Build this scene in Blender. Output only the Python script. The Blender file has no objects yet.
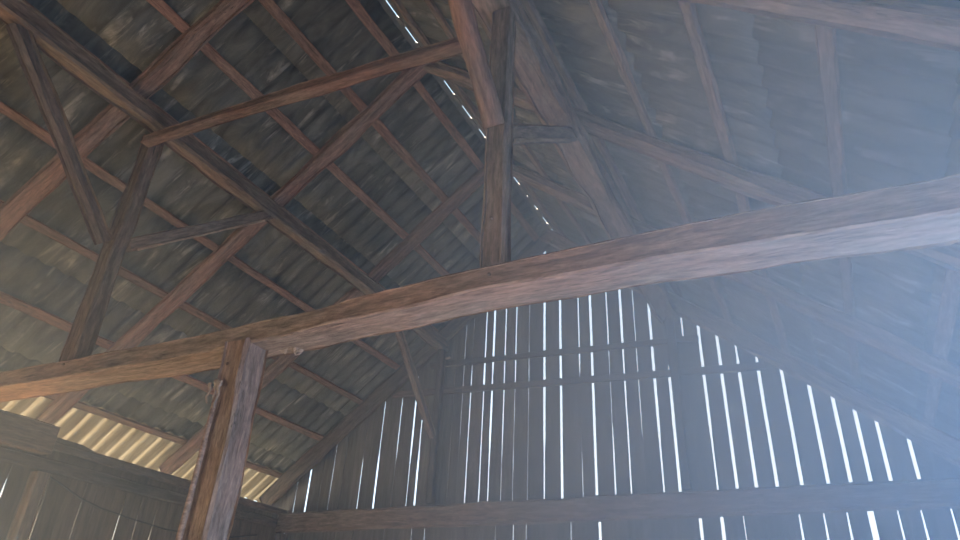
import bpy, bmesh, math, random
from mathutils import Vector, Matrix, noise
PI = math.pi
H = 1.6                                   # eye height: coordinates below are measured from the eye, lifted by H
sc = bpy.context.scene
col = sc.collection
RX, RZ = -3.87, 7.0                       # ridge line of the sheet underside (runs along y)
TL, TR = math.tan(math.radians(38.1)), math.tan(math.radians(39.7))
GY = 9.95                                 # gable boards
def roofz(x, drop=0.0):
    return RZ - (TL*(RX-x) if x < RX else TR*(x-RX)) - drop
rnd = random.Random(7)

# ------------------------------------------------------------------ materials
def new_mat(name):
    m = bpy.data.materials.new(name); m.use_nodes = True
    nt = m.node_tree; nt.nodes.clear()
    out = nt.nodes.new('ShaderNodeOutputMaterial'); b = nt.nodes.new('ShaderNodeBsdfPrincipled')
    nt.links.new(b.outputs[0], out.inputs[0])
    b.inputs['Specular IOR Level'].default_value = 0.15
    return m, nt, b
def N(nt, kind, **kw):
    n = nt.nodes.new(kind)
    for k, v in kw.items():
        if hasattr(n, k): setattr(n, k, v)
        else: n.inputs[k].default_value = v
    return n
def ramp(nt, fac, stops):
    r = nt.nodes.new('ShaderNodeValToRGB')
    e = r.color_ramp.elements
    while len(e) < len(stops): e.new(0.5)
    for q, (p, c) in zip(e, stops):
        q.position = p; q.color = (*c, 1)
    nt.links.new(fac, r.inputs[0]); return r
def noise_tex(nt, vec, scale3, scale=1, detail=6, rough=.6, dist=0.0):
    mp = nt.nodes.new('ShaderNodeMapping'); mp.inputs['Scale'].default_value = scale3
    nt.links.new(vec, mp.inputs['Vector'])
    n = nt.nodes.new('ShaderNodeTexNoise'); n.inputs['Scale'].default_value = scale
    n.inputs['Detail'].default_value = detail; n.inputs['Roughness'].default_value = rough
    n.inputs['Distortion'].default_value = dist
    nt.links.new(mp.outputs[0], n.inputs['Vector']); return n
def mixc(nt, fac, a, b, mode='MIX'):
    m = nt.nodes.new('ShaderNodeMix'); m.data_type = 'RGBA'; m.blend_type = mode
    for s, v in ((0, fac), (6, a), (7, b)):
        if isinstance(v, (int, float)): m.inputs[s].default_value = v
        elif isinstance(v, tuple): m.inputs[s].default_value = (*v, 1)
        else: nt.links.new(v, m.inputs[s])
    return m.outputs[2]
def wood(name, dark, mid, light, warm, warm_amt=.5, crack=.8, bump=.5, axis=(1.2, 9, 9), per=0.25, wscale=(.9, 2.2, 2.2)):
    """timber: grain stretched along the local x axis, long checks, warm worn patches"""
    m, nt, b = new_mat(name)
    tc = nt.nodes.new('ShaderNodeTexCoord'); oi = nt.nodes.new('ShaderNodeObjectInfo')
    off = nt.nodes.new('ShaderNodeVectorMath'); off.operation = 'MULTIPLY_ADD'
    nt.links.new(oi.outputs['Random'], off.inputs[0]); off.inputs[1].default_value = (37, 19, 23)
    nt.links.new(tc.outputs['Object'], off.inputs[2]); v = off.outputs[0]
    g = noise_tex(nt, v, axis, 2.2, 8, .65, .4)
    base = ramp(nt, g.outputs['Fac'], [(.28, dark), (.5, mid), (.72, light)]).outputs[0]
    w = noise_tex(nt, v, wscale, 1.0, 4, .6)
    wf = ramp(nt, w.outputs['Fac'], [(.42, (0, 0, 0)), (.62, (1, 1, 1))])
    sc_ = nt.nodes.new('ShaderNodeMath'); sc_.operation = 'MULTIPLY'; sc_.inputs[1].default_value = warm_amt
    nt.links.new(wf.outputs[0], sc_.inputs[0])
    warmc = mixc(nt, 1.0, base, warm, 'MULTIPLY')
    c = mixc(nt, sc_.outputs[0], base, warmc)
    k = noise_tex(nt, v, (axis[0]*.55, axis[1]*1.5, axis[2]*1.5), 2.0, 3, .5, .8)
    kf = ramp(nt, k.outputs['Fac'], [(.485, (0, 0, 0)), (.5, (1, 1, 1)), (.515, (0, 0, 0))])
    k2 = noise_tex(nt, v, (1.0, 3, 3), 1.3, 2, .5)
    km = nt.nodes.new('ShaderNodeMath'); km.operation = 'MULTIPLY'
    k2r = ramp(nt, k2.outputs['Fac'], [(.5, (0, 0, 0)), (.6, (crack, crack, crack))])
    nt.links.new(kf.outputs[0], km.inputs[0]); nt.links.new(k2r.outputs[0], km.inputs[1])
    fg = noise_tex(nt, v, (6, 26, 26), 1.6, 5, .75, .3)
    c = mixc(nt, 1.0, c, ramp(nt, fg.outputs['Fac'], [(.3, (.62, .62, .62)), (.5, (1, 1, 1)), (.68, (1.35, 1.33, 1.3))]).outputs[0], 'MULTIPLY')
    c = mixc(nt, km.outputs[0], c, tuple(x*.3 for x in dark))
    # each timber a little different in tone
    rr = nt.nodes.new('ShaderNodeMapRange'); rr.inputs[3].default_value = 1-per; rr.inputs[4].default_value = 1+per*.6
    nt.links.new(oi.outputs['Random'], rr.inputs[0])
    hsv = nt.nodes.new('ShaderNodeHueSaturation'); nt.links.new(rr.outputs[0], hsv.inputs['Value']); nt.links.new(c, hsv.inputs['Color']); hsv.inputs['Saturation'].default_value = .82
    nt.links.new(hsv.outputs[0], b.inputs['Base Color'])
    b.inputs['Roughness'].default_value = .85
    bm_ = nt.nodes.new('ShaderNodeBump'); bm_.inputs['Strength'].default_value = bump; bm_.inputs['Distance'].default_value = .02
    sub = nt.nodes.new('ShaderNodeMath'); sub.operation = 'SUBTRACT'
    nt.links.new(g.outputs['Fac'], sub.inputs[0]); nt.links.new(km.outputs[0], sub.inputs[1])
    nt.links.new(sub.outputs[0], bm_.inputs['Height']); nt.links.new(bm_.outputs[0], b.inputs['Normal'])
    return m
M = {}
M['hewn'] = wood('hewn_timber', (.10, .083, .073), (.22, .178, .152), (.34, .27, .23), (1.3, .86, .70), .55)
M['post'] = wood('old_post_timber', (.11, .09, .076), (.23, .185, .155), (.35, .28, .235), (1.25, .85, .70), .55)
M['grey'] = wood('grey_timber', (.10, .08, .07), (.21, .17, .145), (.31, .255, .22), (1.2, .85, .7), .5)
M['dark'] = wood('dark_timber', (.05, .043, .04), (.115, .098, .09), (.18, .155, .14), (1.25, .8, .65), .5)
M['red'] = wood('reddish_timber', (.085, .06, .052), (.185, .130, .112), (.27, .19, .162), (1.35, .80, .65), .6)
M['pale'] = wood('pale_split_timber', (.22, .16, .11), (.42, .31, .22), (.6, .46, .34), (1.1, .85, .7), .3)
M['batten'] = wood('reddish_batten_wood', (.12, .072, .055), (.26, .155, .115), (.35, .22, .165), (1.3, .8, .62), .5)
M['brown'] = wood('brown_timber', (.085, .068, .058), (.17, .135, .113), (.26, .21, .175), (1.3, .85, .68), .5)
def board_mat(name, dark, mid, light, axis):
    m, nt, b = new_mat(name)
    tc = nt.nodes.new('ShaderNodeTexCoord')
    at = nt.nodes.new('ShaderNodeAttribute'); at.attribute_name = 'rnd'
    ad = nt.nodes.new('ShaderNodeVectorMath'); ad.operation = 'MULTIPLY_ADD'
    nt.links.new(at.outputs['Fac'], ad.inputs[0]); ad.inputs[1].default_value = (31, 47, 13); nt.links.new(tc.outputs['Object'], ad.inputs[2])
    g = noise_tex(nt, ad.outputs[0], axis, 2.0, 7, .65, .3)
    base = ramp(nt, g.outputs['Fac'], [(.28, dark), (.5, mid), (.74, light)]).outputs[0]
    rr = nt.nodes.new('ShaderNodeMapRange'); rr.inputs[3].default_value = .82; rr.inputs[4].default_value = 1.12
    nt.links.new(at.outputs['Fac'], rr.inputs[0])
    hsv = nt.nodes.new('ShaderNodeHueSaturation'); nt.links.new(rr.outputs[0], hsv.inputs['Value']); nt.links.new(base, hsv.inputs['Color'])
    nt.links.new(hsv.outputs[0], b.inputs['Base Color']); b.inputs['Roughness'].default_value = .9
    bp = nt.nodes.new('ShaderNodeBump'); bp.inputs['Strength'].default_value = .4; bp.inputs['Distance'].default_value = .01
    nt.links.new(g.outputs['Fac'], bp.inputs['Height']); nt.links.new(bp.outputs[0], b.inputs['Normal'])
    return m
M['board_far'] = board_mat('gable_board_wood', (.075, .072, .072), (.125, .12, .12), (.18, .172, .172), (9, 9, .9))
M['board_side'] = board_mat('side_board_wood', (.055, .045, .037), (.115, .093, .075), (.18, .148, .12), (9, 9, .9))

# weathered fibre-cement sheets: grey, dark and pale streaks running down the slope
def sheet_mat():
    m, nt, b = new_mat('weathered_corrugated_sheet')
    tc = nt.nodes.new('ShaderNodeTexCoord'); v = tc.outputs['Object']
    at = nt.nodes.new('ShaderNodeAttribute'); at.attribute_name = 'rnd'
    ad = nt.nodes.new('ShaderNodeVectorMath'); ad.operation = 'MULTIPLY_ADD'
    nt.links.new(at.outputs['Fac'], ad.inputs[0]); ad.inputs[1].default_value = (11, 17, 0); nt.links.new(v, ad.inputs[2])
    mot = noise_tex(nt, ad.outputs[0], (1.1, 3.2, 1.1), 1.5, 9, .62, .6)
    base = ramp(nt, mot.outputs['Fac'], [(.3, (.05, .053, .052)), (.5, (.108, .116, .112)), (.68, (.175, .183, .176))]).outputs[0]
    st = noise_tex(nt, ad.outputs[0], (.7, 5.5, .7), 1.5, 6, .7, .8)
    sf = ramp(nt, st.outputs['Fac'], [(.52, (0, 0, 0)), (.64, (.9, .9, .9))])
    pt = noise_tex(nt, ad.outputs[0], (2.2, 2.2, 2.2), 1.2, 3, .6)
    pf = ramp(nt, pt.outputs['Fac'], [(.45, (0, 0, 0)), (.62, (1, 1, 1))])
    mm = nt.nodes.new('ShaderNodeMath'); mm.operation = 'MULTIPLY'
    nt.links.new(sf.outputs[0], mm.inputs[0]); nt.links.new(pf.outputs[0], mm.inputs[1])
    c = mixc(nt, mm.outputs[0], base, (.38, .38, .355))
    rr = nt.nodes.new('ShaderNodeMapRange'); rr.inputs[3].default_value = .75; rr.inputs[4].default_value = 1.2
    nt.links.new(at.outputs['Fac'], rr.inputs[0])
    hsv = nt.nodes.new('ShaderNodeHueSaturation'); nt.links.new(rr.outputs[0], hsv.inputs['Value']); nt.links.new(c, hsv.inputs['Color'])
    nt.links.new(hsv.outputs[0], b.inputs['Base Color']); b.inputs['Roughness'].default_value = .8
    bp = nt.nodes.new('ShaderNodeBump'); bp.inputs['Strength'].default_value = .35; bp.inputs['Distance'].default_value = .01
    nt.links.new(mot.outputs['Fac'], bp.inputs['Height']); nt.links.new(bp.outputs[0], b.inputs['Normal'])
    return m
M['sheet'] = sheet_mat()
def eaves_mat():  # yellow tint and translucency put in to make the eaves strip glow
    m, nt, b = new_mat('glow_tinted_sheet')
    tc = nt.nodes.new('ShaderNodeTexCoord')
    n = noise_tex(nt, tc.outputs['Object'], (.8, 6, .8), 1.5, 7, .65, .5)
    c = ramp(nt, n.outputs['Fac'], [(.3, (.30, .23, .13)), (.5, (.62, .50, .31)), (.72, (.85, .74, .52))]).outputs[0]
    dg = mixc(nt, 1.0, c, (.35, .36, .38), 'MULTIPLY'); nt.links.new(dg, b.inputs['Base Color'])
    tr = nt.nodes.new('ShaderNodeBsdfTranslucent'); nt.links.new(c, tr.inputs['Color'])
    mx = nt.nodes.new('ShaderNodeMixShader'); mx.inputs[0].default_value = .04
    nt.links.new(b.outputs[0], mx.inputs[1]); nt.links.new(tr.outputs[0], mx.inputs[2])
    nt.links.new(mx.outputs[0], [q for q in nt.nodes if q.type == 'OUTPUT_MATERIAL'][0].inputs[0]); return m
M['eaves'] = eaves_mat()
def plain(name, c1, c2, scale=3, rough=.9):
    m, nt, b = new_mat(name)
    tc = nt.nodes.new('ShaderNodeTexCoord'); n = noise_tex(nt, tc.outputs['Object'], (1, 1, 1), scale, 8, .65)
    nt.links.new(ramp(nt, n.outputs['Fac'], [(.3, c1), (.7, c2)]).outputs[0], b.inputs['Base Color'])
    b.inputs['Roughness'].default_value = rough; return m
M['earth'] = plain('straw_strewn_earth', (.36, .24, .14), (.66, .47, .28), 5)
M['ground'] = plain('dry_yard_ground', (.16, .14, .09), (.28, .24, .15), 1.2)
M['cloth'] = plain('faded_rag', (.20, .17, .15), (.42, .37, .33), 14)
M['cable'] = plain('black_cable_rubber', (.02, .02, .02), (.04, .038, .035), 8, .6)
M['bark'] = plain('frayed_bark', (.25, .21, .18), (.5, .44, .39), 20)
M['tin'] = plain('ridge_cap_cement', (.12, .12, .12), (.22, .22, .21), 4)
M['concrete'] = plain('sill_concrete', (.25, .24, .22), (.4, .38, .35), 4)

# ------------------------------------------------------------------ object helpers
def link(name, bm, mat, parent=None, mw=None, smooth=False):
    me = bpy.data.meshes.new(name); bm.to_mesh(me); bm.free()
    me.materials.append(mat)
    if smooth:
        for p in me.polygons: p.use_smooth = True
    o = bpy.data.objects.new(name, me); col.objects.link(o)
    if mw is not None: o.matrix_world = mw
    if parent is not None:
        o.parent = parent
    return o
def tag(o, label=None, cat=None, group=None, kind=None):
    if label: o['label'] = label
    if cat: o['category'] = cat
    if group: o['group'] = group
    if kind: o['kind'] = kind
    return o
def timber(name, p0, p1, w, h, mat, up=(0, 0, 1), wob=.008, cham=.02, seed=None, taper=1.0, bend=(0, 0), step=.16, wane=.0, round_=0, smooth=False, ctrl=None):
    """a hewn timber from p0 to p1: local x along the length, w across, h along 'up'; wobbling arrises and chamfers.
    round_ > 0 gives a pole of that many sides. ctrl: list of (t, dy, dz, w, h) measured along the beam."""
    p0 = Vector(p0) + Vector((0, 0, H)); p1 = Vector(p1) + Vector((0, 0, H))
    L = (p1-p0).length; X = (p1-p0)/L
    Y = Vector(up).cross(X).normalized(); Z = X.cross(Y)
    mw = Matrix((X, Y, Z)).transposed().to_4x4(); mw.translation = p0
    s = rnd.random()*100 if seed is None else seed
    n = max(3, int(L/step))
    bm = bmesh.new(); rings = []
    for i in range(n+1):
        t = i/n; x = L*t
        ww = w*(1+(taper-1)*t); hh = h*(1+(taper-1)*t); cy = bend[0]*math.sin(PI*t); cz = bend[1]*math.sin(PI*t)
        if ctrl:
            for a, b in zip(ctrl, ctrl[1:]):
                if a[0] <= t <= b[0]:
                    u = (t-a[0])/(b[0]-a[0]+1e-9); u = u*u*(3-2*u)
                    cy, cz, ww, hh = [a[k]+(b[k]-a[k])*u for k in (1, 2, 3, 4)]
        if round_:
            prof = [(ww/2*math.cos(2*PI*k/round_), hh/2*math.sin(2*PI*k/round_)) for k in range(round_)]
        else:
            c = cham*(1+.9*noise.noise((x*1.1, s, 3)) + wane)
            c = min(max(.004, c), min(ww, hh)*.35)
            prof = []
            for sy, sz in ((-1, -1), (1, -1), (1, 1), (-1, 1)):
                a = (sy*ww/2, sz*(hh/2-c)); b = (sy*(ww/2-c), sz*hh/2)
                prof += [a, b] if sy*sz < 0 else [b, a]
            prof = prof[::1]
        ring = []
        for k, (y, z) in enumerate(prof):
            q = k//2
            dy = wob*noise.noise((x*1.6, s+q*7.3, 1)) + wob*.5*noise.noise((x*6, s+k*3.1, 2))
            dz = wob*noise.noise((x*1.6, s+q*5.1, 9)) + wob*.5*noise.noise((x*6, s+k*4.7, 5))
            ring.append(bm.verts.new((x, y+cy+dy, z+cz+dz)))
        rings.append(ring)
    m = len(rings[0])
    for a, b in zip(rings, rings[1:]):
        for k in range(m):
            bm.faces.new((a[k], a[(k+1) % m], b[(k+1) % m], b[k]))
    bm.faces.new(rings[0][::-1]); bm.faces.new(rings[-1])
    bmesh.ops.recalc_face_normals(bm, faces=bm.faces)
    return link(name, bm, mat, None, mw, smooth)
def child_of(c, p):
    bpy.context.view_layer.update()
    c.parent = p; c.matrix_parent_inverse = p.matrix_world.inverted(); return c
def tube(name, pts, r, mat, sides=8, seed=0, rough=0.0):
    pts = [Vector(p)+Vector((0, 0, H)) for p in pts]; o0 = pts[0].copy()
    bm = bmesh.new(); rings = []
    for i, p in enumerate(pts):
        d = (pts[min(i+1, len(pts)-1)]-pts[max(i-1, 0)]).normalized()
        a = d.orthogonal().normalized() if not rings else (pa - d*pa.dot(d)).normalized()
        pa = a; b = d.cross(a)
        rr = (r if not callable(r) else r(i/(len(pts)-1)))*(1+rough*noise.noise((i*1.3, seed, 2)))
        rings.append([bm.verts.new(p-o0+(a*math.cos(2*PI*k/sides)+b*math.sin(2*PI*k/sides))*rr) for k in range(sides)])
    for A, B in zip(rings, rings[1:]):
        for k in range(sides): bm.faces.new((A[k], A[(k+1) % sides], B[(k+1) % sides], B[k]))
    bm.faces.new(rings[0][::-1]); bm.faces.new(rings[-1])
    bmesh.ops.recalc_face_normals(bm, faces=bm.faces)
    return link(name, bm, mat, None, Matrix.Translation(o0), True)
def pegs(parent, pts, axis, r=.012, ln=.014):
    """round wooden peg heads standing proud of a joint"""
    for p in pts:
        p = Vector(p); a = Vector(axis).normalized()
        c = tube('peg', [p, p+a*ln*.5, p+a*ln], r, M['grey'], 8)
        child_of(c, parent)

# ------------------------------------------------------------------ roof: two slopes of corrugated sheets
PITCH, AMP, DY = .245, .027, .245/8
def slope(name, x0, x1, y0, y1, side, holes, label, mat='sheet', thick=True):
    nl = bmesh.new(); lay = nl.verts.layers.float.new('rnd')
    T = TL if side < 0 else TR; ang = math.atan(T)
    nrm = Vector((-math.sin(ang) if side < 0 else math.sin(ang), 0, math.cos(ang)))
    rows = []
    # sheet courses about 1.25 m long down the slope, lower course tucked under the upper one
    length = abs(x1-x0); course = 1.25*math.cos(ang); nc = math.ceil(length/course)
    ny = int(round((y1-y0)/DY))
    per = 40                                                    # five waves to a sheet
    for c in range(nc):
        a = c*course; b = min(length, (c+1)*course+.03)
        xs = [a+(b-a)*k/4 for k in range(5)]
        grid = []
        for k, d in enumerate(xs):
            x = x0+side*d
            base = Vector((x, 0, roofz(x)+H)) + nrm*(AMP+.004 - .006*(k/4))
            rowv = []
            for j in range(ny+1):
                y = y0+j*DY
                sh = math.floor((j+.01)/per)
                r = (math.sin(sh*12.9898+c*78.233+side*3)*43758.5453) % 1.0
                w = AMP*math.cos(2*PI*j/8)
                sag = .006*noise.noise((x*.6, y*.6, 2))
                v = nl.verts.new(base+nrm*(w+sag+.004*r)+Vector((0, y, 0))); v[lay] = r
                rowv.append(v)
            grid.append(rowv)
        for k in range(4):
            for j in range(ny):
                xm = x0+side*(xs[k]+xs[k+1])/2; ym = y0+(j+.5)*DY
                if any(h[0] <= ym < h[0]+DY and h[1] <= xm <= h[2] for h in holes):     # a cracked side lap: a thin gap is left open
                    q = (grid[k][j], grid[k+1][j]); gq = (grid[k][j+1], grid[k+1][j+1])
                    mid = [nl.verts.new(a_.co.lerp(b_.co, .8)) for a_, b_ in zip(q, gq)]
                    f = (q[0], mid[0], mid[1], q[1])
                    nl.faces.new(f if side > 0 else f[::-1]); continue
                f = (grid[k][j], grid[k][j+1], grid[k+1][j+1], grid[k+1][j])
                nl.faces.new(f if side > 0 else f[::-1]).smooth = True
    o = link(name, nl, M[mat], smooth=True)
    if thick:
        sd = o.modifiers.new('thickness', 'SOLIDIFY'); sd.thickness = .006; sd.offset = 1
    tag(o, label, 'roof', kind='structure'); return o
RY0, RY1 = -3.6, 10.25
slope('ceiling_left', RX-.06, -9.14, RY0, RY1, -1, [(9.60, -7.95, -7.5), (9.60, -7.38, -7.05), (9.84, -6.35, -5.95), (9.84, -5.7, -5.5)], 'left roof slope of grey weathered corrugated sheets')
slope('ceiling_eaves', -9.11, -9.74, RY0, RY1, -1, [], 'lowest strip of sheets tinted yellow and translucent to glow along the left eaves', 'eaves', False)
slope('ceiling_right', RX+.03, 1.95, RY0, RY1, 1, [(9.60, .55, 1.1)], 'right roof slope of corrugated sheets fading into blue haze')
# cement ridge cap, bedded in lumps so that daylight blinks along the ridge
bm = bmesh.new()
y = RY0-.02
while y < RY1:
    ln = 1.15
    for a, b in ((-.20, -.038), (-.026, .20)):
        za, zb = (RZ+.085-abs(a)*.74, RZ+.085-abs(b)*.74)
        q = [(RX+a, y, za), (RX+b, y, zb), (RX+b, y+ln, zb), (RX+a, y+ln, za)]
        lo = [bm.verts.new((p[0], p[1], p[2]+H)) for p in q]; hi = [bm.verts.new((p[0], p[1], p[2]+H+.012)) for p in q]
        bm.faces.new(lo); bm.faces.new(hi[::-1])
        for k in range(4): bm.faces.new((lo[k], hi[k], hi[(k+1) % 4], lo[(k+1) % 4]))
    y += ln-.005
cap = link('ridge_cap', bm, M['tin'])
tag(cap, 'cement ridge cap closing the top of the roof above the dashed slits of daylight', 'ridge cap')
y = RY0
r2 = random.Random(3)
while y < RY1-.3:                                                # bedding mortar on the left side, with gaps
    ln = r2.uniform(.10, .34)
    bm = bmesh.new()
    bmesh.ops.create_cube(bm, size=1, matrix=Matrix.Diagonal((.045, ln, .05, 1)))
    bmesh.ops.subdivide_edges(bm, edges=bm.edges[:], cuts=2)
    for v in bm.verts: v.co += Vector((noise.noise(v.co*9+Vector((y, 0, 0))), noise.noise(v.co*7+Vector((0, y, 0))), 0))*.008
    mor = link('mortar', bm, M['tin'], None, Matrix.Translation((RX-.032, y+ln/2, RZ+.055+H))); child_of(mor, cap)
    y += ln+r2.choice((.06, .14, .24, .3))
y = RY0; bm = bmesh.new()
bmesh.ops.create_cube(bm, size=1, matrix=Matrix.Translation((RX+.10, (RY0+RY1)/2, RZ+H))@Matrix.Diagonal((.05, RY1-RY0, .17, 1)))
mor = link('mortar', bm, M['tin']); child_of(mor, cap)

# ------------------------------------------------------------------ roof battens (run along y under the sheets)
def slope_axes(side):
    a = math.atan(TL if side < 0 else TR)
    return Vector((-math.sin(a) if side < 0 else math.sin(a), 0, math.cos(a)))
NL_, NR_ = slope_axes(-1), slope_axes(1)
BT, BWID, RD = .05, .12, .15
ordn = ['topmost', 'second', 'third', 'fourth', 'fifth', 'sixth', 'seventh', 'lowest']
for side, xs, nv, nm in ((-1, (-4.13, -4.73, -5.40, -6.11, -6.86, -7.59, -8.37, -9.17), NL_, 'left'), (1, (-3.62, -3.02, -2.36, -1.69, -1.0, -.31, .45, 1.13), NR_, 'right')):
    for i, x in enumerate(xs):
        c = Vector((x, 0, roofz(x))) - nv*(BT/2+.001)
        t = timber('roof_batten', (c.x, RY0+.1, c.z), (c.x, 10.05, c.z), BWID*rnd.uniform(.85, 1.15), BT, M['batten'] if side < 0 else M['grey'], up=nv, wob=.014, cham=.008, step=.2)
        tag(t, '%s batten down from the ridge, under the %s roof slope' % (ordn[i], nm), 'batten', 'roof battens on the %s slope' % nm)

# ------------------------------------------------------------------ rafters
def rafter_pt(x, nv, depth):
    return Vector((x, 0, roofz(x))) - nv*depth
RAFT_Y = (3.13, 5.34, 7.57, 9.80)
lab = {3.13: 'first pair, directly over the tie beam', 5.34: 'second pair, just beyond the tie beam', 7.57: 'third pair, the last before the gable', 9.80: 'gable pair against the slatted boards'}
for y in RAFT_Y:
    gable = y > 9.7
    for side, nv, nm, xt, xb in ((-1, NL_, 'left', RX-.09, -9.60), (1, NR_, 'right', RX+.02, 1.75)):
        rd = RD if not gable else (.31 if side < 0 else .26)
        dd = BT+.001+rd/2
        a = rafter_pt(xt, nv, dd); b = rafter_pt(xb, nv, dd)
        mat = M['red'] if side < 0 and not gable else (M['dark'] if side < 0 else M['grey'])
        t = timber('rafter', (a.x, y, a.z), (b.x, y+rnd.uniform(-.02, .02), b.z), .205 if not gable else .13, rd, mat, up=nv, wob=.03, cham=.028, step=.22)
        tag(t, '%s slope rafter of the %s' % (nm, lab[y]), 'rafter', 'rafters')

# ------------------------------------------------------------------ purlins
t = timber('purlin', (-5.93, RY0+.2, 4.95), (-5.93, 9.86, 4.95), .21, .22, M['brown'], wob=.02, cham=.03)
tag(t, 'heavy squared purlin running under the left rafters to the gable', 'purlin', 'purlins')
t = timber('purlin', (-1.76, RY0+.2, 4.82), (-1.9, 9.86, 4.84), .31, .25, M['hewn'], wob=.035, cham=.045)
tag(t, 'heavy crooked purlin running under the right rafters to the gable', 'purlin', 'purlins')

# ------------------------------------------------------------------ the truss with the big tie beam
F = 3.41                                                         # front face of the truss
def tie_ctrl():
    # x, top z, bottom z measured along the beam (eye heights)
    pts = [(-9.6, 2.22, 2.03), (-7.0, 2.20, 2.03), (-5.5, 2.17, 2.0), (-4.4, 2.165, 2.0), (-3.5, 2.18, 2.02), (-2.5, 2.215, 2.05), (-1.85, 2.24, 2.065), (-.8, 2.24, 2.05), (-.1, 2.235, 2.03), (.8, 2.21, 1.99), (1.75, 2.2, 1.98)]
    return pts
tp = tie_ctrl(); x0, x1 = tp[0][0], tp[-1][0]; zc = 2.11
ctrl = [((p[0]-x0)/(x1-x0), (.012+.015*math.sin(p[0]*1.3)), (p[1]+p[2])/2-zc, .32, p[1]-p[2]) for p in tp]
tie = timber('tie_beam', (x0, F+.145, zc), (x1, F+.145, zc), .32, .19, M['hewn'], wob=.014, cham=.012, ctrl=ctrl, step=.07)
tag(tie, 'long hewn tie beam crossing the barn from side to side', 'beam')
# frayed strip of bark hanging from its far lower edge, right of the post
fr = random.Random(5)
bm = bmesh.new()
for k in range(9):
    px = -3.62+fr.uniform(-.1, .12); pz = 2.03+H; py = 3.69+fr.uniform(-.02, .02)
    ax = fr.uniform(-.10, .10); az = -fr.uniform(.03, .09); w = fr.uniform(.008, .018)
    prev = None
    for j in range(5):
        u = j/4
        c = Vector((px+ax*u, py+.02*math.sin(u*5+k), pz+az*u*(1-.3*u)+.012))
        ring = [bm.verts.new(c+Vector((w*(1-.7*u)*dx, .004*dy, w*.5*(1-.7*u)*dx))) for dx, dy in ((-1, -1), (1, -1), (1, 1), (-1, 1))]
        if prev:
            for q in range(4): bm.faces.new((prev[q], prev[(q+1) % 4], ring[(q+1) % 4], ring[q]))
        else: bm.faces.new(ring[::-1])
        prev = ring
    bm.faces.new(prev)
c = link('bark_strip', bm, M['bark']); c['label'] = 'pale frayed bark hanging under the beam'; child_of(c, tie)
pegs(tie, [(-5.99, F+.004, 2.14), (-1.76, F+.004, 2.17)], (0, -1, 0))
# centre post below it
p = timber('post', (-3.80, F+.108, -H+.06), (-3.885, F+.108, 2.045), .25, .245, M['post'], up=(0, 1, 0), wob=.018, cham=.02, step=.09)
tag(p, 'stout squared post holding up the tie beam from below', 'post', 'posts')
pegs(p, [(-3.93, F+.006, 1.86)], (0, -1, 0))
# queen posts on it
p = timber('post', (-6.0, F+.08, 2.18), (-6.0, F+.08, 4.85), .20, .16, M['brown'], up=(0, 1, 0), wob=.014, cham=.018, step=.1)
tag(p, 'upright post on the tie beam carrying the left purlin', 'post', 'posts'); pegs(p, [(-6.0, F-.004, 3.42)], (0, -1, 0)); lqp = p
p = timber('post', (-1.755, F+.065, 2.23), (-1.77, F+.065, 4.72), .18, .13, M['grey'], up=(0, 1, 0), wob=.014, cham=.018, step=.1)
tag(p, 'upright post on the tie beam carrying the right purlin', 'post', 'posts'); pegs(p, [(-1.76, F-.004, 2.6)], (0, -1, 0))
# collar beam lapped onto the two queen posts
cb = timber('collar_beam', (-5.90, F-.06, 4.63), (-1.98, F-.06, 4.35), .12, .10, M['red'], wob=.012, cham=.012, bend=(0, .03))
tag(cb, 'slim straight collar beam joining the two upright posts below the purlins', 'collar beam')
# knee braces
b = timber('brace', (-5.93, 1.86, 4.86), (-5.99, 3.36, 3.40), .19, .13, M['brown'], up=(1, 0, 0), wob=.02, cham=.035)
tag(b, 'thick knee brace rising toward the camera from the left upright post', 'brace', 'knee braces')
b = timber('brace', (-5.99, 3.60, 3.50), (-5.93, 5.22, 4.90), .13, .11, M['grey'], up=(1, 0, 0), wob=.012, cham=.02)
tag(b, 'thin knee brace with a pale split edge beyond the left upright post', 'brace', 'knee braces')
e = timber('split_edge', (-5.93, 3.68, 3.485), (-5.87, 5.12, 4.725), .02, .022, M['pale'], up=(1, 0, 0), wob=.01, cham=.004); e['label'] = 'pale split lower edge'; child_of(e, b)
b = timber('brace', (-1.80, 2.30, 4.72), (-1.775, 3.40, 3.42), .17, .16, M['red'], up=(1, 0, 0), wob=.02, round_=12, step=.08, smooth=True, taper=.95)
tag(b, 'round reddish log brace running up from the right upright post toward the camera', 'brace', 'knee braces')
b = timber('brace', (-1.78, 3.59, 3.50), (-1.80, 5.20, 4.78), .15, .12, M['grey'], up=(1, 0, 0), wob=.012, cham=.02)
tag(b, 'short knee brace with a pale lower edge beyond the right upright post', 'brace', 'knee braces')
e = timber('split_edge', (-1.72, 3.66, 3.47), (-1.745, 4.9, 4.46), .03, .022, M['pale'], up=(1, 0, 0), wob=.01, cham=.004); e['label'] = 'pale split lower edge'; child_of(e, b)

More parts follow.
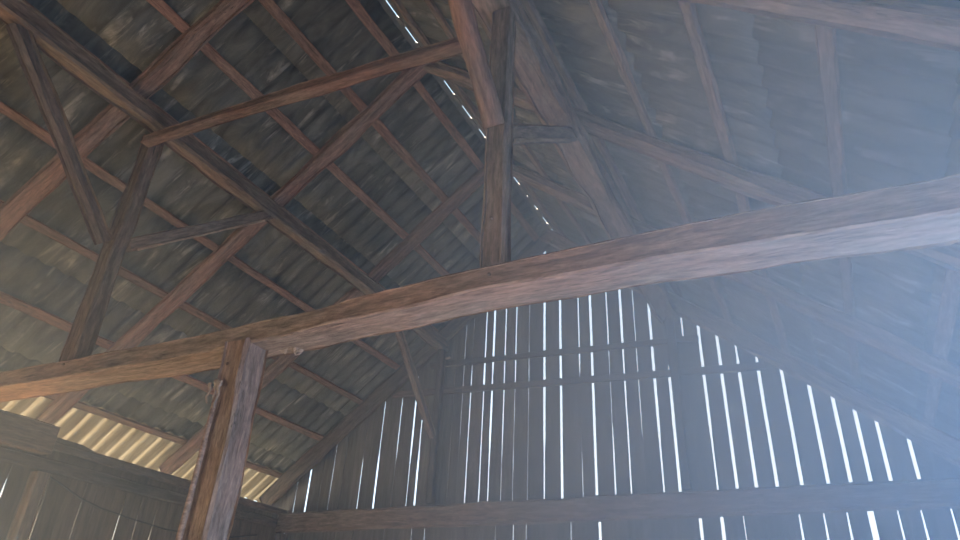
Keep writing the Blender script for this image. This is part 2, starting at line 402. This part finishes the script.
# gable frame: queen posts, knee brace, rails
for x, lb in ((-5.93, 'slender gable post under the left purlin end'), (-1.87, 'slender gable post under the right purlin end')):
    p = timber('post', (x, 9.79, 2.19), (x, 9.79, 4.86), .12, .12, M['dark'], up=(0, 1, 0), cham=.012); tag(p, lb, 'post', 'gable posts')
b = timber('brace', (-5.93, 9.70, 3.25), (-5.93, 8.15, 4.86), .14, .11, M['grey'], up=(1, 0, 0), cham=.015)
tag(b, 'slanting knee brace between the left gable post and purlin', 'brace', 'knee braces')
r = timber('rail', (-8.95, 9.76, 1.99), (1.5, 9.76, 1.985), .22, .32, M['grey'], wob=.02, cham=.03); tag(r, 'broad bottom rail across the foot of the gable slits', 'rail', 'gable rails')
r = timber('rail', (-6.95, 9.89, 4.16), (-.62, 9.89, 3.86), .07, .11, M['dark'], wob=.01, cham=.01); tag(r, 'lower of the two thin rails across the upper gable boards', 'rail', 'gable rails')
r = timber('rail', (-6.2, 9.89, 4.63), (-1.5, 9.89, 4.43), .07, .10, M['dark'], wob=.01, cham=.01); tag(r, 'upper of the two thin rails across the upper gable boards', 'rail', 'gable rails')

# ------------------------------------------------------------------ boarded walls
def boards(name, slits, lo, hi, z0, ztop, put, mat, thick=.022, seed=1, label=''):
    """vertical boards between the slits; slits: list of (pos, [(z, width), ...]); put(u, z, d) -> world point"""
    rr = random.Random(seed)
    slits = sorted(slits, key=lambda s: s[0])
    edges = [(lo, None)]+slits+[(hi, None)]
    # fill wide spans with tight joints
    full = [edges[0]]
    for a, b in zip(edges, edges[1:]):
        gap = b[0]-a[0]; n = max(1, round(gap/.21))
        for k in range(1, n): full.append((a[0]+gap*k/n+rr.uniform(-.02, .02), [(0, .0005)]))
        full.append(b)
    def half(s, z):
        if s[1] is None: return 0
        w = s[1]
        if z <= w[0][0]: return w[0][1]/2
        for p, q in zip(w, w[1:]):
            if p[0] <= z <= q[0]:
                u = (z-p[0])/(q[0]-p[0]+1e-9); return (p[1]+(q[1]-p[1])*u)/2
        return w[-1][1]/2
    bm = bmesh.new(); lay = bm.verts.layers.float.new('rnd')
    for i, (a, b) in enumerate(zip(full, full[1:])):
        r = rr.random(); top_a, top_b = ztop(a[0]), ztop(b[0])
        d0 = rr.uniform(0, .006); nz = 16; rows = []
        wob = .0035
        for k in range(nz+1):
            t = k/nz
            row = []
            for s, tp_, sg in ((a, top_a, 1), (b, top_b, -1)):
                z = z0+(tp_-z0)*t
                wv = wob*noise.noise((z*2.3, s[0]*5, 4+sg))*(1 if (s[1] and s[1][0][1] > .002) else 0)
                u = s[0]+sg*max(.0002, half(s, z)+wv*(half(s, z) > .002))
                for d in (d0, d0+thick):
                    v = bm.verts.new(put(u, z, d)); v[lay] = r; row.append(v)
            rows.append(row)
        for A, B in zip(rows, rows[1:]):
            for q in ((0, 2), (2, 3), (3, 1), (1, 0)):
                bm.faces.new((A[q[0]], A[q[1]], B[q[1]], B[q[0]]))
        bm.faces.new((rows[0][0], rows[0][1], rows[0][3], rows[0][2])); bm.faces.new((rows[-1][0], rows[-1][2], rows[-1][3], rows[-1][1]))
    bmesh.ops.recalc_face_normals(bm, faces=bm.faces)
    o = link(name, bm, mat); tag(o, label, 'wall', kind='structure'); return o
S, Md, T_, O = .043, .025, .013, .0
# (x, bottom 2.2-3, mid 3-4.1, between rails 4.15-4.5, top 4.6+)
G = [(-8.893, Md, Md, Md, O), (-8.626, S, S, S, O), (-8.341, T_, T_, O, O), (-8.118, Md, Md, O, O), (-7.876, T_, T_, O, O), (-7.489, Md, T_, O, O), (-7.154, S, Md, T_, O),
     (-6.786, T_, Md, T_, O), (-6.494, Md, S, S, O), (-6.331, S, Md, O, O), (-6.06, O, T_, T_, O), (-5.72, T_, T_, T_, O), (-5.55, O, T_, T_, T_), (-5.394, Md, Md, Md, T_), (-5.144, Md, Md, S, Md),
     (-4.985, Md, S, Md, S), (-4.76, T_, Md, Md, Md), (-4.556, T_, T_, Md, Md), (-4.305, T_, T_, T_, T_), (-4.027, Md, S, S, S), (-3.739, S, S, S, S), (-3.412, T_, O, Md, Md),
     (-3.2, S, S, S, S), (-2.917, Md, T_, T_, Md), (-2.684, Md, Md, Md, S), (-2.47, O, T_, T_, T_), (-2.221, Md, S, S, S), (-1.996, S, S, O, O), (-1.732, O, O, O, Md),
     (-1.493, Md, S, S, S), (-1.239, S, S, S, Md), (-.995, S, S, Md, O), (-.736, S, S, O, O), (-.437, S, S, O, O), (-.126, S, S, O, O), (.131, S, S, O, O), (.354, S, S, O, O), (.573, S, S, O, O), (.876, S, Md, O, O)]
def prof(g):
    x, a, b, c, d = g
    return (x, [(2.1, a), (2.9, a), (3.2, b), (4.0, b), (4.12, c), (4.45, c), (4.55, d), (6, d)])
boards('wall_far', [prof(g) for g in G], -9.4, 1.5, 1.97, lambda x: roofz(x, .0)-.012, lambda u, z, d: Vector((u, GY+d, z+H)), M['board_far'], label='far gable wall of upright boards with bright slits of daylight between them')
low = [(-8.6, T_), (-7.9, T_), (-7.513, T_), (-6.882, T_), (-6.357, T_), (-6.111, Md), (-4.846, T_), (-4.544, Md), (-4.331, T_), (-3.621, T_), (-3.185, S), (-1.773, S), (-1.491, S), (-1.216, T_),
       (-.536, Md), (-.251, Md), (.014, Md), (.273, S*1.6), (.567, Md), (.812, Md), (1.119, Md)]
boards('wall_far_lower', [(x, [(0, w), (1.55, w), (1.9, T_ if w < S else w)]) for x, w in low], -9.02, 1.5, -H+.0, lambda x: 1.955, lambda u, z, d: Vector((u, GY+.035+d, z+H)), M['board_far'], seed=4, label='lower far wall of upright boards below the bottom rail')
# left wall (an unseen opening is cut beside the camera to let light in)
WL, WR = -9.0, 1.55
lw = [(4.965, Md), (5.49, T_), (6.0, T_), (6.62, T_*1.4), (6.91, T_*1.2), (7.19, T_*1.4), (7.75, T_*1.2), (8.35, T_*1.2), (8.95, T_*1.2)]
boards('wall_left', [(y, [(-1, w), (1.55, w), (1.75, w*.4), (1.82, .001)]) for y, w in lw], 3.9, 9.93, -H, lambda y: 2.30-(.045 if y > 5.9 else 0)-(.02 if y > 8.1 else 0), lambda u, z, d: Vector((WL-d, u, z+H)), M['board_side'], seed=2, label='left wall of dark upright boards under the eaves')
boards('wall_left_near', [], -3.4, 1.8, -H, lambda y: 2.29, lambda u, z, d: Vector((WL-d, u, z+H)), M['board_side'], seed=12, label='left wall boards on the near side of the opening')
boards('wall_right', [(6.6+k*.42, [(0, .012)]) for k in range(8)], 4.8, 9.93, -H, lambda y: 2.3, lambda u, z, d: Vector((WR+d, u, z+H)), M['board_side'], seed=3, label='right wall of upright boards under the eaves')
boards('wall_right_near', [], -3.4, 1.7, -H, lambda y: 2.3, lambda u, z, d: Vector((WR+d, u, z+H)), M['board_side'], seed=13, label='right wall boards on the near side of the opening')
# back gable behind the camera with an unseen doorway sized for the light it lets in
boards('wall_back', [], -9.0, -4.3, -H, lambda x: roofz(x)-.012, lambda u, z, d: Vector((u, -3.45-d, z+H)), M['board_side'], seed=5, label='back gable boards on the left of the open doorway')
boards('wall_back_right', [], -2.7, 1.5, -H, lambda x: roofz(x)-.012, lambda u, z, d: Vector((u, -3.45-d, z+H)), M['board_side'], seed=6, label='back gable boards on the right of the open doorway')
boards('wall_back_upper', [], -4.3, -2.7, .6, lambda x: roofz(x)-.012, lambda u, z, d: Vector((u, -3.45-d, z+H)), M['board_side'], seed=8, label='back gable boards over the open doorway')

# wall plates and rails of the side walls
p = timber('wall_plate', (-8.79, -3.3, 2.17), (-8.79, 5.20, 2.17), .2, .35, M['post'], wob=.015, cham=.02)
tag(p, 'thick sawn-off wall plate ending beside the lit eaves on the left', 'wall plate', 'wall plates')
p = timber('wall_plate', (-8.91, 5.24, 2.16), (-8.91, 9.62, 2.15), .12, .10, M['dark'], wob=.012, cham=.012)
tag(p, 'thin dark wall plate along the top of the left boards up to the gable', 'wall plate', 'wall plates')
p = timber('wall_plate', (1.40, -3.3, 2.18), (1.40, 9.62, 2.18), .2, .22, M['grey'], wob=.015, cham=.02)
tag(p, 'wall plate along the head of the right wall', 'wall plate', 'wall plates')
r = timber('rail', (-8.92, 3.6, 1.90), (-8.92, 9.60, 1.955), .12, .155, M['dark'], wob=.012, cham=.015); tag(r, 'horizontal rail nailed across the dark left wall boards', 'rail', 'side wall rails')
for y, s, lb, m_ in ((5.24, .18, 'orange lit squared wall post at the left edge under the plate end', 'post'), (9.72, .18, 'corner post where the left wall meets the gable', 'dark')):
    p = timber('post', (-8.84, y, -H+.02), (-8.84, y, 1.80 if y > 3.6 else 2.02), s, s, M[m_], up=(0, 1, 0)); tag(p, lb, 'post', 'wall posts')

# pole standing against the centre post, rag tied at its head
pts = [(-3.915+.02*math.sin(k*.9)*(k/12)+.0, F-.045-.002*k, 1.70-(1.70+H-.06)*k/12) for k in range(13)]
pole = tube('pole', pts, lambda t: .017+.010*t, M['post'], 9, 3, .2); tag(pole, 'thin pale pole standing against the front of the centre post', 'pole')
bm = bmesh.new()
rg = random.Random(2)
bmesh.ops.create_uvsphere(bm, u_segments=14, v_segments=10, radius=.036)
for v in bm.verts:
    d = 1+.5*noise.noise(v.co*28)
    v.co = Vector((v.co.x*1.0*d, v.co.y*.7*d, v.co.z*.9*d))
for dx, ln in ((-.045, .16), (.02, .12), (.05, .2)):
    prev = None
    for j in range(7):
        u = j/6; w = .014*(1-.6*u)
        c = Vector((dx+.012*math.sin(j*1.7+dx*50), -.022, -ln*u))
        ring = [bm.verts.new(c+Vector((w*a, .004*b_, 0))) for a, b_ in ((-1, -1), (1, -1), (1, 1), (-1, 1))]
        if prev:
            for q in range(4): bm.faces.new((prev[q], prev[(q+1) % 4], ring[(q+1) % 4], ring[q]))
        prev = ring
rag = link('rag', bm, M['cloth'], None, Matrix.Translation((-3.925, F-.05, 1.69+H)), True)
tag(rag, 'faded rag knotted round the top of the pale pole', 'rag')
# a dark cable slung across the left wall boards
cp = []
key = [(5.31, 1.93), (5.75, 1.80), (6.10, 1.68), (6.42, 1.62), (6.95, 1.57), (7.62, 1.53), (8.6, 1.56), (9.5, 1.75)]
for (ya, za), (yb, zb) in zip(key, key[1:]):
    for k in range(4): cp.append((-8.9, (ya+(yb-ya)*k/4)*.968, (za+(zb-za)*k/4)*.968))
cp.append((-8.9, 9.5*.968, 1.75*.968))
cb_ = tube('cable', cp, .011, M['cable'], 6); tag(cb_, 'dark cable slung loosely across the left wall boards', 'cable')
# small pale wedge at the upper gable rail
bm = bmesh.new()
bmesh.ops.create_cube(bm, size=1, matrix=Matrix.Diagonal((.085, .05, .03, 1)))
bmesh.ops.bevel(bm, geom=bm.edges[:], offset=.006, segments=1, affect='EDGES')
w = link('wooden_wedge', bm, M['pale'], None, Matrix.Translation((-5.82, 9.83, 4.70+H))@Matrix.Rotation(-.15, 4, 'Y'))
tag(w, 'small pale wooden wedge resting on the upper gable rail', 'wedge')

# ------------------------------------------------------------------ floor and yard
def sheet(name, x0, x1, y0, y1, z, mat, n=40, amp=.03, label='', cat='floor'):
    bm = bmesh.new(); g = []
    for i in range(n+1):
        g.append([bm.verts.new((x0+(x1-x0)*i/n, y0+(y1-y0)*j/n, z+amp*noise.noise(((x0+(x1-x0)*i/n)*.7, (y0+(y1-y0)*j/n)*.7, 1)))) for j in range(n+1)])
    for i in range(n):
        for j in range(n): bm.faces.new((g[i][j], g[i+1][j], g[i+1][j+1], g[i][j+1]))
    o = link(name, bm, mat, smooth=True); tag(o, label, cat, kind='structure'); return o
sheet('floor', WL-.05, WR+.05, -3.5, 10.0, 0.0, M['earth'], label='straw-strewn earth floor of the barn')
sheet('ground', -60, 60, -60, 60, -.12, M['ground'], 60, .05, 'dry yard around the barn', 'ground')

# ------------------------------------------------------------------ tinted haze volume standing in for lens glare
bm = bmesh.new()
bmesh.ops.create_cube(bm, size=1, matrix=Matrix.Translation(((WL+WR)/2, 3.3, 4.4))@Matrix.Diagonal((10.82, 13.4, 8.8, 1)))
me = bpy.data.meshes.new('glare_haze'); bm.to_mesh(me); bm.free()
hz = bpy.data.objects.new('glare_haze', me); col.objects.link(hz)
m = bpy.data.materials.new('glare_veil'); m.use_nodes = True; nt = m.node_tree; nt.nodes.clear()
out = nt.nodes.new('ShaderNodeOutputMaterial'); vs = nt.nodes.new('ShaderNodeVolumeScatter')
vs.inputs['Anisotropy'].default_value = .0; vs.inputs['Color'].default_value = (.60, .81, 1, 1)  # blue scatter tint colours the veil without tinting the surfaces
tc = nt.nodes.new('ShaderNodeTexCoord')
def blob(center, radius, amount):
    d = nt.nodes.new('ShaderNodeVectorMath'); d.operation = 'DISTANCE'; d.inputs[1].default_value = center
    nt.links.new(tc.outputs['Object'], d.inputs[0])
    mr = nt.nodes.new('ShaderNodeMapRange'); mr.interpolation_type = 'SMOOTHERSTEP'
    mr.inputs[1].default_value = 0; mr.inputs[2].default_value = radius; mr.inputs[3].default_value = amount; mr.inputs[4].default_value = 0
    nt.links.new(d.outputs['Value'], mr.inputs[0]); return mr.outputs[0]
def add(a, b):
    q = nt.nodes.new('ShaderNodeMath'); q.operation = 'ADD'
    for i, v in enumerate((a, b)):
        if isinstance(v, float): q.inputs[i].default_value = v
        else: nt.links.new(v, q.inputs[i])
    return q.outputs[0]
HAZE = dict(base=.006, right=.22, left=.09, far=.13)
dens = add(add(HAZE['base'], blob((1.2, 2.6, 3.6), 3.4, HAZE['right'])), add(blob((-6.5, 2.8, 3.2), 4.0, HAZE['left']), blob((-1.0, 7.6, 4.0), 6.0, HAZE['far'])))  # denser patches placed to shape the right, left and far veils
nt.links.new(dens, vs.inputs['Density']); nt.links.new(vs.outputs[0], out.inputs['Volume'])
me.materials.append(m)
tag(hz, 'blue-tinted haze standing in for glare, thickest on the right', 'haze', kind='stuff')

# ------------------------------------------------------------------ light: sky, sun, added fill lamps in three unseen openings
w = bpy.data.worlds.new('sky'); sc.world = w; w.use_nodes = True; nt = w.node_tree; nt.nodes.clear()
bg = nt.nodes.new('ShaderNodeBackground'); wo = nt.nodes.new('ShaderNodeOutputWorld'); nt.links.new(bg.outputs[0], wo.inputs[0])
tc = nt.nodes.new('ShaderNodeTexCoord'); sp = nt.nodes.new('ShaderNodeSeparateXYZ'); nt.links.new(tc.outputs['Generated'], sp.inputs[0])
cr = ramp(nt, sp.outputs['Z'], [(0.0, (.76, .89, 1.0)), (.5, (.50, .72, 1.0))]); nt.links.new(cr.outputs[0], bg.inputs['Color'])
bg.inputs['Strength'].default_value = 3.1
def area(name, loc, target, sx, sy, color, power):
    l = bpy.data.lights.new(name, 'AREA'); l.shape = 'RECTANGLE'; l.size = sx; l.size_y = sy; l.color = color; l.energy = power
    o = bpy.data.objects.new(name, l); col.objects.link(o)
    loc = Vector(loc)+Vector((0, 0, H)); tg = Vector(target)+Vector((0, 0, H))
    o.location = loc; o.rotation_euler = (tg-loc).to_track_quat('-Z', 'Y').to_euler(); return o
area('blue_fill_right', (1.62, 3.3, -.2), (-3, 3.5, 1.6), 3.0, 2.8, (.22, .50, 1.0), 310)  # added blue lamp, brightens the right side and its haze
area('warm_fill_left', (-9.08, 2.85, -.3), (-4, 3.2, 1.4), 2.0, 2.4, (1.0, .58, .17), 190)  # added warm lamp for the brownish veil on the left
area('warm_fill_back', (-3.5, -3.5, -.5), (-3.5, 3, 1.0), 1.5, 2.0, (1.0, .80, .62), 45)  # added warm lamp behind the camera, lifts the timber undersides
for nm_, loc_, tg_, sx_, sy_ in (('sky_portal_right', (1.66, 3.25, .3), (0, 3.25, .3), 3.1, 3.8), ('sky_portal_left', (-9.12, 2.85, .3), (0, 2.85, .3), 2.2, 3.8), ('sky_portal_back', (-3.5, -3.54, -.5), (-3.5, 0, -.5), 1.7, 2.3)):
    area(nm_, loc_, tg_, sx_, sy_, (1, 1, 1), 1).data.cycles.is_portal = True
sun = bpy.data.lights.new('sun', 'SUN'); sun.energy = 130; sun.angle = .01; sun.color = (1, .92, .80)
so = bpy.data.objects.new('sun', sun); col.objects.link(so)
so.rotation_euler = Vector((.25, .93, -.29)).to_track_quat('-Z', 'Y').to_euler()

# ------------------------------------------------------------------ camera
cam = bpy.data.cameras.new('camera'); co = bpy.data.objects.new('camera', cam); col.objects.link(co); sc.camera = co
cam.sensor_width = 36; cam.lens = 685.886*36/960; cam.clip_start = .05; cam.clip_end = 300
Rr, Dn, Fw = Vector((.8928336740, .4478428369, .0477998317)), Vector((-.1862717662, .4638029048, -.8661349171)), Vector((-.4100620192, .7644106612, .4975193277))
mw = Matrix((Rr, -Dn, -Fw)).transposed().to_4x4(); mw.translation = (0, 0, H); co.matrix_world = mw
sc.view_settings.view_transform = 'Standard'; sc.view_settings.look = 'None'; sc.view_settings.gamma = 1; sc.view_settings.exposure = -0.5
sc.view_settings.use_curve_mapping = False
sc.cycles.use_denoising = True; sc.cycles.max_bounces = 8; sc.cycles.diffuse_bounces = 4; sc.cycles.volume_bounces = 1
sc.cycles.volume_step_rate = 4; sc.cycles.sample_clamp_indirect = 6
